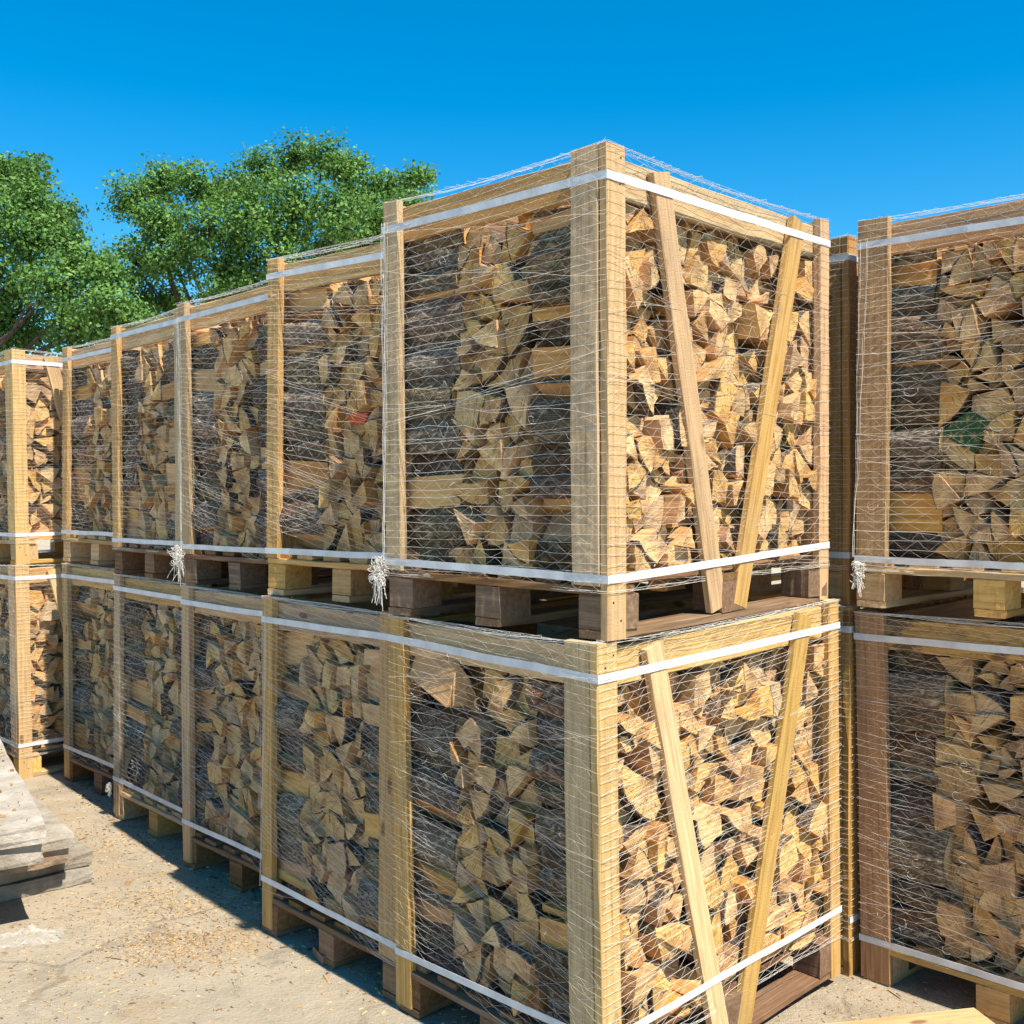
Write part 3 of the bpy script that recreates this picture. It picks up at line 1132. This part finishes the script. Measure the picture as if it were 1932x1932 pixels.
    for li, (v0, LL) in enumerate(layers):
        if key in ('UB', 'LB'):
            continue
        cs = cells(s0, s1, zt0, ztop, 0.096 if li == 0 else .2, 0.083 if li == 0 else .2, 0.74 if li == 0 else 0, r)
        for poly, row in cs:
            A, cx, cy = area_c(poly)
            if cy > ztop - 0.01 - r.uniform(0, .05):
                continue
            if key == 'L1' and li == 0 and cx > .5 and .95 < cy < 1.10:
                continue
            vv = v0 + (r.uniform(-.022, .05) if li == 0 else r.uniform(0, .04))
            if max(q[1] for q in poly) > H - .125:
                vv = max(vv, .062)
            res = make_log(poly, LL + r.uniform(-.02, .02), r, hi and li == 0)
            if res is None:
                continue
            add_log(Mw, res, lambda x, y, z, vv=vv: P(x, vv + z, y), (A if li == 0 else 0) / camx ** 2,
                    dict(key=key, face='front', row=row, pos=cx, flip=True, z=cy))
    # right stack: logs lie along the front, ends to the side
    vmax = D - 0.035 if side_vis and key not in ('UB', 'LB') else 0.30
    if key in ('UB', 'LB'):
        vmax = 0.45
    cs = cells(0.034, vmax, zt0, ztop, 0.096, 0.083, 0.72, r)
    for poly, row in cs:
        A, cx, cy = area_c(poly)
        if cy > ztop - 0.01 - r.uniform(0, .05):
            continue
        u0 = 0.036 + r.uniform(-.028, .045)
        if max(q[1] for q in poly) > H - .125:
            u0 = max(u0, .060)
        L = s0 - u0 - r.uniform(.0, .02)
        vmin = min(p[0] for p in poly)
        if vmin < 0.07:
            back = r.uniform(.004, .034) if max(p[1] for p in poly) < H - .125 else .034
            poly = [(max(p[0], .034 + back), p[1]) for p in poly]
        res = make_log(poly, L, r, hi, (-1, 0) if vmin < 0.07 else None)
        if res is None:
            continue
        frontal = vmin < 0.07
        hgt = max(p[1] for p in poly) - min(p[1] for p in poly)
        sc = 0
        if side_vis and key[1] != 'B':
            sc = A * 0.9
        if frontal:
            sc += hgt * 0.2 * 0.5
        add_log(Mw, res, lambda x, y, z, u0=u0: P(u0 + z, x, y), sc / camx ** 2,
                dict(key=key, face='side' if side_vis else 'rightstack', row=row, pos=cx, z=cy, frontal=frontal))
    if key == 'L1':      # a big pale billet sticking out at the upper left
        res = make_log([(-.062, -.055), (.05, -.075), (.075, .02), (-.02, .07)], .215, random.Random(4), True)
        tilt = Matrix.Rotation(R(12), 4, 'X') @ Matrix.Rotation(R(-7), 4, 'Z')
        res = (res[0], res[1], [1 if f == 0 else f for f in res[2]], *res[3:])
        add_log(Mw, res, lambda x, y, z: P(.55, .048, 1.03) + (tilt @ P(z, x, y)), 1.0, dict(key=key, face='billet', row=0, pos=0, z=1.0))
    # left stack
    cs = cells(0.034, 0.26, zt0, ztop, 0.115, 0.082, 0.15, r)
    for poly, row in cs:
        A, cx, cy = area_c(poly)
        if cy > ztop - 0.01 - r.uniform(0, .05):
            continue
        u0 = s1 + r.uniform(-.03, .02)
        L = W - 0.034 - u0
        vmin = min(p[0] for p in poly)
        if key == 'L1' and .92 < cy < 1.11 and vmin < .08:
            continue
        if vmin < 0.07:
            back = r.uniform(.004, .034) if max(p[1] for p in poly) < H - .125 else .034
            poly = [(max(p[0], .034 + back), p[1]) for p in poly]
        res = make_log(poly, L, r, hi, (-1, 0) if vmin < 0.07 else None)
        if res is None:
            continue
        hgt = max(p[1] for p in poly) - min(p[1] for p in poly)
        add_log(Mw, res, lambda x, y, z, u0=u0: P(u0 + z, x, y), (hgt * 0.2 * 0.5 if vmin < .07 else 0) / camx ** 2,
                dict(key=key, face='leftstack', row=row, pos=cx, z=cy, frontal=vmin < .07))
    # knots of gathered net at the foot of the left post
    if key in ('U1', 'U3', 'UR', 'U6', 'L4'):
        rr = random.Random('knot' + key)
        sz = {'U1': .85, 'U3': .9, 'UR': .6, 'U6': .8, 'L4': .38}[key]
        kn = link('net_knot', tassel_mesh(rr, sz), M_NET, e)
        kn.location = P(W + 0.012, -0.016, 0.155) if key != 'UR' else P(W - 0.02, -0.022, 0.135)
        kn['kind'] = 'stuff'
    return e


# ------------------------------------------------------------------ ground
gv = []
S = 1500.0
me = mesh_np('ground', [(-S, -S, 0), (S, -S, 0), (S, S, 0), (-S, S, 0)], [(0, 1, 2, 3)])
tag(link('ground', me, M_GROUND), 'sandy concrete yard strewn with sawdust', 'ground', kind='structure')

crates = {k: build_crate(k) for k in CR}

# ------------------------------------------------------------------ logs into the scene
ORD = ['first', 'second', 'third', 'fourth', 'fifth', 'sixth', 'seventh', 'eighth', 'ninth', 'tenth', 'eleventh', 'twelfth', 'thirteenth', 'fourteenth', 'fifteenth', 'sixteenth',
       'seventeenth', 'eighteenth', 'nineteenth', 'twentieth', 'twenty-first', 'twenty-second', 'twenty-third', 'twenty-fourth']


def log_mesh(items):
    V, F, FM, LP, RN = [], [], [], [], []
    base = 0
    for it in items:
        V.append(it['V'])
        F += [tuple(i + base for i in f) for f in it['F']]
        FM += it['FM']
        LP += it['LP']
        RN += [it['rnd']] * len(it['V'])
        base += len(it['V'])
    V = np.concatenate(V)
    return V, F, FM, np.array(LP, dtype=np.float32), np.array(RN, dtype=np.float32)


def log_object(name, items, mats, center=True):
    V, F, FM, LP, RN = log_mesh(items)
    c = V.mean(0) if center else np.zeros(3)
    me = mesh_np(name, (V - c).tolist(), F)
    me.polygons.foreach_set('material_index', FM)
    a = me.attributes.new('lp', 'FLOAT_VECTOR', 'POINT')
    a.data.foreach_set('vector', LP.ravel())
    b = me.attributes.new('rnd', 'FLOAT', 'POINT')
    b.data.foreach_set('value', RN)
    o = link(name, me, mats)
    o.location = Vector(c.tolist())
    return o


# painted logs: nearest front log ends to these places (crate, u, z)
for key, u, z, col in (('U2', .405, .633, 'orange'), ('UR', .475, .571, 'green')):
    best = min((l for l in LOGS if l['info']['key'] == key and l['info']['face'] == 'front' and l['score'] > 0),
               key=lambda l: (l['info']['pos'] - u) ** 2 + (l['info']['z'] - z) ** 2 + l['info']['A'] * (0.3 if col == 'orange' else -2.0))
    best['info']['paint'] = col
    best['score'] += 1

LOGS.sort(key=lambda l: -l['score'])
N_IND = 300
ind, rest = LOGS[:N_IND], LOGS[N_IND:]
# order within each face to name each log by its place
from collections import defaultdict
fam = defaultdict(list)
for l in LOGS:
    i = l['info']
    if l['score'] > 0:
        fam[(i['key'], i['face'], i['row'])].append(l)
for k, ls in fam.items():
    ls.sort(key=lambda l: l['info']['pos'])
    for n, l in enumerate(ls):
        l['info']['idx'] = n
col_ = defaultdict(list)
for l in LOGS:
    i = l['info']
    if i.get('frontal'):
        col_[(i['key'], i['face'])].append(l)
for ls in col_.values():
    ls.sort(key=lambda l: l['info']['z'])
    for n, l in enumerate(ls):
        l['info']['nth'] = n
SHAPE = {3: 'triangular', 4: 'four-sided', 5: 'blunt', 6: 'rounded', 7: 'rounded'}
seen = {}
for l in ind:
    i = l['info']
    d = DESC[i['key']] if i['key'] in DESC else 'crate further along the row'
    d = d.replace(' from the corner', '')
    row = ORD[min(i['row'], 15)]
    ix = ORD[min(i.get('idx', 0), 23)]
    sh = SHAPE.get(i['nc'], 'rounded')
    mats = [M_BARK, M_SPLIT, M_END]
    if i.get('paint'):
        mats = [M_BARK, M_ORANGE if i['paint'] == 'orange' else M_GREEN, M_ORANGE if i['paint'] == 'orange' else M_GREEN]
        lab = '%s-painted log end in the middle stack of the %s' % (i['paint'], d)
    elif i['face'] == 'billet':
        lab = 'large pale split billet jutting out at the upper left of the lower corner crate'
    elif i['face'] == 'front':
        lab = '%s log end, %s course up, %s from right, middle stack, %s' % (sh, row, ix, d)
    elif i['face'] == 'side' and not i.get('frontal'):
        lab = '%s log end, %s course up, %s from corner post, sunlit side, %s' % (sh, row, ix, d)
    elif i['face'] in ('side', 'rightstack'):
        lab = '%s log lying lengthwise, %s from the bottom, right stack, %s' % ('bark-covered' if i['bark'] else 'split', ORD[min(i['nth'], 23)], d)
    else:
        lab = '%s log lying lengthwise, %s from the bottom, left stack, %s' % ('bark-covered' if i['bark'] else 'split', ORD[min(i['nth'], 23)], d)
    o = log_object('firewood_log', [l], mats)
    tag(o, lab, 'log', 'split firewood logs stacked in the crates')
pile = log_object('firewood_pile', rest, [M_BARK, M_SPLIT, M_END], False)
tag(pile, 'smaller and further split logs filling the stacked crates', 'firewood', kind='stuff')


# ------------------------------------------------------------------ slabs at the left, boards, litter
def slab(u0, u1, v0, v1, z0, z1, label, seed, name='weathered_slab', mat=None):
    """rough slab in the yard's own axes: u away along the row, v across it, from the anchor corner"""
    r = random.Random(seed)
    nu, nv, nz = 14, 6, 3
    V, idx, F = [], {}, []

    def vert(i, j, k):
        if (i, j, k) not in idx:
            u = u0 + (u1 - u0) * i / nu
            v = v0 + (v1 - v0) * j / nv
            z = z0 + (z1 - z0) * k / nz
            e = (i in (0, nu)) + (j in (0, nv)) + (k in (0, nz))
            am = 0.005 if e > 1 else 0.003
            idx[(i, j, k)] = len(V)
            cu, cv, cz = (u1 + u0) / 2, (v0 + v1) / 2, (z0 + z1) / 2
            s = 0.002 * (e - 1)
            V.append((v + r.uniform(-am, am) - math.copysign(s if j in (0, nv) else 0, v - cv), u + r.uniform(-am, am) - math.copysign(s if i in (0, nu) else 0, u - cu),
                      max(0.001, z + r.uniform(-am, am) * .5 - math.copysign(s * .4 if k in (0, nz) else 0, z - cz))))
        return idx[(i, j, k)]
    for i in range(nu):
        for j in range(nv):
            F.append((vert(i, j, nz), vert(i, j + 1, nz), vert(i + 1, j + 1, nz), vert(i + 1, j, nz))[::-1])
            F.append((vert(i, j, 0), vert(i, j + 1, 0), vert(i + 1, j + 1, 0), vert(i + 1, j, 0)))
    for i in range(nu):
        for k in range(nz):
            F.append((vert(i, 0, k), vert(i, 0, k + 1), vert(i + 1, 0, k + 1), vert(i + 1, 0, k))[::-1])
            F.append((vert(i, nv, k), vert(i, nv, k + 1), vert(i + 1, nv, k + 1), vert(i + 1, nv, k)))
    for j in range(nv):
        for k in range(nz):
            F.append((vert(0, j, k), vert(0, j, k + 1), vert(0, j + 1, k + 1), vert(0, j + 1, k)))
            F.append((vert(nu, j, k), vert(nu, j, k + 1), vert(nu, j + 1, k + 1), vert(nu, j + 1, k))[::-1])
    o = link(name, mesh_np(name, V, F), mat or M_SLAB)
    tag(o, label, 'slab', 'weathered slabs stacked at the left', 'thing')
    return o


def yard(o, x, y, yaw, z=0):
    o.location = (x, y, z)
    o.rotation_euler = (0, 0, R(yaw))


def ground_pt(px, py, z=0.0):
    p = R(0.7626)
    dx, dy, dz = (px - 966) / 2023.5, 1.0, -(py - 966) / 2023.5
    Y = dy * math.cos(p) + dz * math.sin(p)
    Z = -dy * math.sin(p) + dz * math.cos(p)
    t = (z - CAM_H) / Z
    return Vector((dx * t, Y * t, z))


SL = Vector((-1.70, 4.33, 0))
SM = Vector((-1.713, 4.18, 0))
ST = Vector((-1.655, 3.80, 0))
specs = [
    (SL, 41, 0.00, 2.6, -0.55, 0.00, .001, .062, 'lowest weathered slab of the stack at the left, its end nearest the crates'),
    (SL, 41, 0.03, 2.6, -1.45, -0.56, .001, .062, 'lowest weathered slab of the stack, at the left edge of the picture'),
    (SL, 42, 0.02, 2.6, -0.62, 0.01, .064, .124, 'second weathered slab up, pale end nearest the crates'),
    (SL, 42, 0.00, 2.6, -1.45, -0.63, .064, .124, 'second weathered slab up, brown end at the left picture edge'),
    (SM, 38, 0.02, 2.5, -0.34, -0.012, .126, .188, 'third weathered slab up, pale end on the middle step'),
    (SM, 38, 0.10, 2.5, -1.30, -0.35, .126, .188, 'third weathered slab up, dark end under the overhanging slabs'),
    (SM, 37, 0.00, 2.5, -1.25, 0.0, .190, .250, 'fourth weathered slab up, forming the middle step of the stack'),
    (ST, 33, 0.02, 2.5, -1.30, -0.008, .252, .325, 'fifth weathered slab up, under the topmost slab of the stack'),
    (ST, 31, 0.00, 2.45, -1.25, 0.0, .327, .400, 'topmost weathered grey slab of the stack at the left, littered with bark'),
]
for n, (A, yw, u0, u1, v0, v1, z0, z1, lab) in enumerate(specs):
    o = slab(u0, u1, v0, v1, z0, z1, lab, 100 + n)
    yard(o, A.x, A.y, yw)

# loose timber on the ground at the right edge
pa, pb, pc = ground_pt(1612, 1924, .07), ground_pt(1835, 1900, .07), ground_pt(1868, 1932, .07)
dirb = (pb - pa)
tl = bpy.data.objects.new('timber_board', plank_mesh(0.62, 0.24, 0.06, .002, 5, .004))
COL.objects.link(tl)
tl.data.materials.append(M_PINE)
ang = math.atan2(dirb.y, dirb.x)
nrm = Vector((math.sin(ang), -math.cos(ang), 0))
c0 = pb - dirb.normalized() * 0.62 + nrm * 0.12
tl.location = (c0.x, c0.y, 0.04)
tl.rotation_euler = (0, 0, ang)
tag(tl, 'pale sawn timber lying on the ground by the right-hand crates', 'timber')
tl2 = bpy.data.objects.new('timber_offcut', plank_mesh(0.5, 0.14, 0.03, .002, 6, .003))
COL.objects.link(tl2)
tl2.data.materials.append(M_PINE_OLD)
pt2 = ground_pt(1850, 1895)
tl2.location = (pt2.x + .08, pt2.y + .10, .017)
tl2.rotation_euler = (0, 0, R(-40))
tag(tl2, 'weathered timber offcut on the ground below the right-hand pallet', 'timber')

# offcut block under the second lower crate
oc = bpy.data.objects.new('timber_offcut', plank_mesh(0.12, 0.10, 0.03, .003, 8, .004))
COL.objects.link(oc)
oc.data.materials.append(M_PINE_OLD)
p = ground_pt(622, 1812)
oc.location = (p.x - .04, p.y, .016)
oc.rotation_euler = (0, 0, R(30))
tag(oc, 'small wood offcut lying in front of the second lower crate', 'timber')

# crumpled clear film
r = random.Random(3)
n = 22
V, F = [], []
p0 = ground_pt(45, 1775)
for i in range(n):
    for j in range(n):
        x, y = (i / (n - 1) - .5) * .25, (j / (n - 1) - .5) * .13
        rr = math.hypot(x / .125, y / .065)
        h = max(0, 1.1 - rr) * .045 * (0.6 + mnoise.noise(Vector((x * 16, y * 16, 3)))) + 0.012 * abs(mnoise.noise(Vector((x * 60, y * 60, 1))))
        V.append((x + r.uniform(-.006, .006), y + r.uniform(-.006, .006), max(.003, h + r.uniform(-.004, .008))))
for i in range(n - 1):
    for j in range(n - 1):
        F.append((i * n + j, (i + 1) * n + j, (i + 1) * n + j + 1, i * n + j + 1))
t = NT('clear_film', 0.12, 0.6)
t.b.inputs['Base Color'].default_value = (0.8, 0.8, 0.78, 1)
t.b.inputs['Alpha'].default_value = 0.13
fl = link('plastic_film', mesh_np('plastic_film', V, F), t.m)
fl.location = p0
fl.rotation_euler = (0, 0, R(15))
tag(fl, 'crumpled clear plastic film lying on the ground at the left edge', 'plastic film')

# wood chips and sawdust slivers
patches = [((198, 1600), .30, 1600, .5), ((331, 1700), .22, 1700, .6), ((337, 1786), .15, 1500, .6), ((109, 1749), .30, 350, .6), ((274, 1839), .35, 350, .6),
           ((132, 1898), .30, 500, .6), ((250, 1500), .6, 500, .6), ((1640, 1880), .4, 500, .7), ((1560, 1930), .3, 250, .7)]
VV, FF, RR = [], [], []


def chip(x, y, z, sx, sy, sz, rot, rn):
    b = len(VV)
    c, s = math.cos(rot), math.sin(rot)
    for (a, d, h) in ((-1, -.6, 0), (.9, -1, 0), (1, .7, 0), (-.8, 1, 0), (-.7, -.4, 1), (.6, -.7, .8), (.7, .4, 1), (-.5, .6, .7)):
        VV.append((x + (a * sx * c - d * sy * s), y + (a * sx * s + d * sy * c), z + h * sz))
        RR.append(rn)
    for f in ((4, 5, 6, 7), (0, 1, 5, 4), (1, 2, 6, 5), (2, 3, 7, 6), (3, 0, 4, 7)):
        FF.append(tuple(b + i for i in f))


r = random.Random(11)
for (px, sd, cnt, _) in patches:
    c = ground_pt(*px)
    for k in range(cnt):
        L = abs(r.gauss(0, .004)) + .0015
        if r.random() < .02:
            L *= 4
        chip(c.x + r.gauss(0, sd), c.y + r.gauss(0, sd * .7), 0.001, L, r.uniform(.0008, .0022), r.uniform(.0008, .003), r.uniform(0, 3.14), r.random())
for k in range(1500):       # thin scatter over the yard in view
    L = abs(r.gauss(0, .003)) + .001
    if r.random() < .04:
        L *= 3.5
    chip(r.uniform(-2.9, 1.6), r.uniform(2.2, 6.5), 0.001, L, L * r.uniform(.2, .7), r.uniform(.001, .006), r.uniform(0, 3.14), r.random())
for k in range(800):       # litter gathered along the foot of the row
    t_ = r.random()
    a_ = Vector((GEO['L1']['x'], GEO['L1']['y'])).lerp(Vector((GEO['L5']['x'], GEO['L5']['y'])) + dl(44.8) * W0, t_)
    d_ = -dr(44.5) * abs(r.gauss(0, .16)) + dr(44.5) * .1
    L = abs(r.gauss(0, .006)) + .002
    if r.random() < .05:
        L *= 3
    chip(a_.x + d_.x, a_.y + d_.y, 0.001, L, L * r.uniform(.15, .6), r.uniform(.001, .006), r.uniform(0, 3.14), r.random())
for k in range(700):        # bark and splinters on the top slab
    u, v = r.uniform(.05, 2.3), r.uniform(-1.2, -.02)
    d = dl(31) * u + dr(31) * v
    L = abs(r.gauss(0, .006)) + .002
    chip(ST.x + d.x, ST.y + d.y, .401, L, L * r.uniform(.15, .6), r.uniform(.002, .01), r.uniform(0, 3.14), r.random() * .7)
me = mesh_np('wood_chips', VV, FF)
b = me.attributes.new('rnd', 'FLOAT', 'POINT')
b.data.foreach_set('value', np.array(RR, dtype=np.float32))
tag(link('wood_chips', me, M_CHIP), 'sawdust and wood chips scattered on the yard', 'wood chips', kind='stuff')


# ------------------------------------------------------------------ trees
def tree(name, label, base, lobes, dist, seed, leaf=0.10, per=84, twig_r=0.33, dens=1.0):
    """lobes: (px, py, radius px, depth offset m) -> real clumps at their own distances"""
    r = random.Random(seed)
    g = np.random.default_rng(seed)
    e = bpy.data.objects.new(name, None)
    COL.objects.link(e)
    e.location = base
    tag(e, label, 'tree', 'oaks behind the crates')
    cs = []
    p = R(0.7626)
    for (px, py, rp, dd) in lobes:
        Yd = dist + dd
        X = (px - 966) / 2023.5 * Yd
        Z = CAM_H + (939 - py) / 2023.5 * Yd
        cs.append((Vector((X, Yd, Z)), rp / 2023.5 * Yd))
    B = Vector(base)
    # trunk and limbs
    polys, rads = [], []
    fork = Vector((B.x, B.y, B.z + 2.4))
    polys.append(np.array([tuple(B), tuple(B + Vector((.05, 0, 1.2))), tuple(fork)]))
    rads.append([.42, .34, .30])
    twigs, twig_out = [], []
    for c, rad in cs:
        a = fork + Vector((r.uniform(-.2, .2), r.uniform(-.2, .2), r.uniform(-.3, .8)))
        mid = a.lerp(c, .5) + Vector((r.gauss(0, .35), r.gauss(0, .35), r.gauss(0.3, .3)))
        pts = []
        for i in range(9):
            t = i / 8
            q = a.lerp(mid, t).lerp(mid.lerp(c, t), t) + Vector((r.gauss(0, .05), r.gauss(0, .05), r.gauss(0, .05)))
            pts.append(tuple(q))
        polys.append(np.array(pts))
        rads.append(list(np.linspace(.085, .022, 9)))
        nt = int(34 * dens * (rad / 1.0) ** 2) + 8
        for k in range(nt):
            d = Vector((r.gauss(0, 1), r.gauss(0, 1), r.gauss(0, 1) + .15)).normalized()
            q = c + d * rad * (r.random() ** .4) * r.uniform(.7, 1.25 if r.random() < .25 else 1.08)
            twigs.append(q)
            twig_out.append(d)
            if k % 2 == 0:
                m = c.lerp(q, .5) + Vector((r.gauss(0, .1), r.gauss(0, .1), r.gauss(0, .1)))
                polys.append(np.array([tuple(c), tuple(m), tuple(q)]))
                rads.append([.03, .018, .008])
    Vs, Fs, base_i = [], [], 0
    for P_, rd in zip(polys, rads):
        V, F = tubes([P_], np.array(rd), 6)
        Vs.append(V)
        Fs.append(F + base_i)
        base_i += len(V)
    V, F = np.concatenate(Vs), np.concatenate(Fs)
    link('trunk', mesh_arrays('trunk', V - np.array(base), F, True), M_TRUNK, e)
    # leaves
    T = np.array([tuple(q) for q in twigs])
    n = len(T) * per
    ctr = np.repeat(T, per, 0) + np.clip(g.normal(0, 1, (n, 3)), -1.7, 1.7) * twig_r * np.array([.62, .62, .45])
    outw = np.repeat(np.array([tuple(q) for q in twig_out]), per, 0)
    nr = g.normal(0, .75, (n, 3)) + outw * .8 + np.array([0, 0, .6])
    nr /= np.linalg.norm(nr, axis=1, keepdims=True)
    tx = np.cross(nr, g.normal(0, 1, (n, 3)))
    tx /= np.linalg.norm(tx, axis=1, keepdims=True)
    ty = np.cross(nr, tx)
    L = leaf * g.uniform(.6, 1.3, (n, 1))
    w = L * .36
    v0 = ctr - tx * L * .5
    v1 = ctr + ty * w + nr * L * .10 + tx * L * .08
    v2 = ctr + tx * L * .5 - nr * L * .08
    v3 = ctr - ty * w + nr * L * .10 + tx * L * .08
    V = np.stack([v0, v1, v2, v3], 1).reshape(-1, 3) - np.array(base)
    F = np.arange(n * 4).reshape(n, 4)
    F = np.concatenate([F[:, [0, 1, 2]], F[:, [0, 2, 3]]])
    me = mesh_arrays('crown', V, F)
    tw = np.repeat(g.uniform(0, 1, len(T)), per)
    rn = np.clip(tw * .55 + g.uniform(0, 1, n) * .45, 0, 1)
    a = me.attributes.new('rnd', 'FLOAT', 'POINT')
    a.data.foreach_set('value', np.repeat(rn, 4).astype(np.float32))
    link('crown', me, M_LEAF, e)
    return e


tree('oak_tree', 'broad green oak rising behind the middle crates', (-6.6, 27.5, 0),
     [(255, 385, 48, 0), (310, 345, 45, .5), (300, 430, 55, -1), (375, 360, 48, 0), (440, 355, 48, 1), (500, 335, 45, 0), (560, 305, 38, .5), (615, 300, 34, 0), (655, 330, 38, -.5),
      (690, 370, 42, 0), (735, 365, 32, .5), (785, 345, 30, 0), (770, 395, 35, -1), (720, 425, 45, 0), (640, 410, 65, -1.5), (560, 390, 62, -1), (480, 420, 68, -1.5), (400, 440, 68, -1.5),
      (330, 490, 60, -1), (255, 500, 50, 0), (430, 520, 70, -1), (530, 490, 70, -1), (620, 480, 55, 0), (330, 580, 50, 1), (420, 590, 50, 0), (480, 560, 40, .5), (690, 470, 40, .5), (270, 575, 40, .5)],
     27.0, 21)
tree('oak_tree', 'dense oak at the left edge behind the far crates', (-14.0, 25.5, 0),
     [(-60, 330, 60, 0), (10, 345, 52, 0), (55, 325, 34, 0), (75, 385, 50, -.5), (115, 410, 40, 0), (-30, 430, 80, -1), (60, 460, 70, -1), (130, 465, 38, -.5), (160, 505, 50, -1.2), (205, 520, 36, -1.5),
      (110, 550, 62, -1.5), (190, 590, 58, -1.8), (240, 600, 36, -1.5), (20, 560, 66, 0), (-60, 560, 80, 0), (60, 630, 50, .5), (140, 640, 55, -1), (-10, 650, 60, 0), (220, 650, 50, -1)],
     25.0, 22)
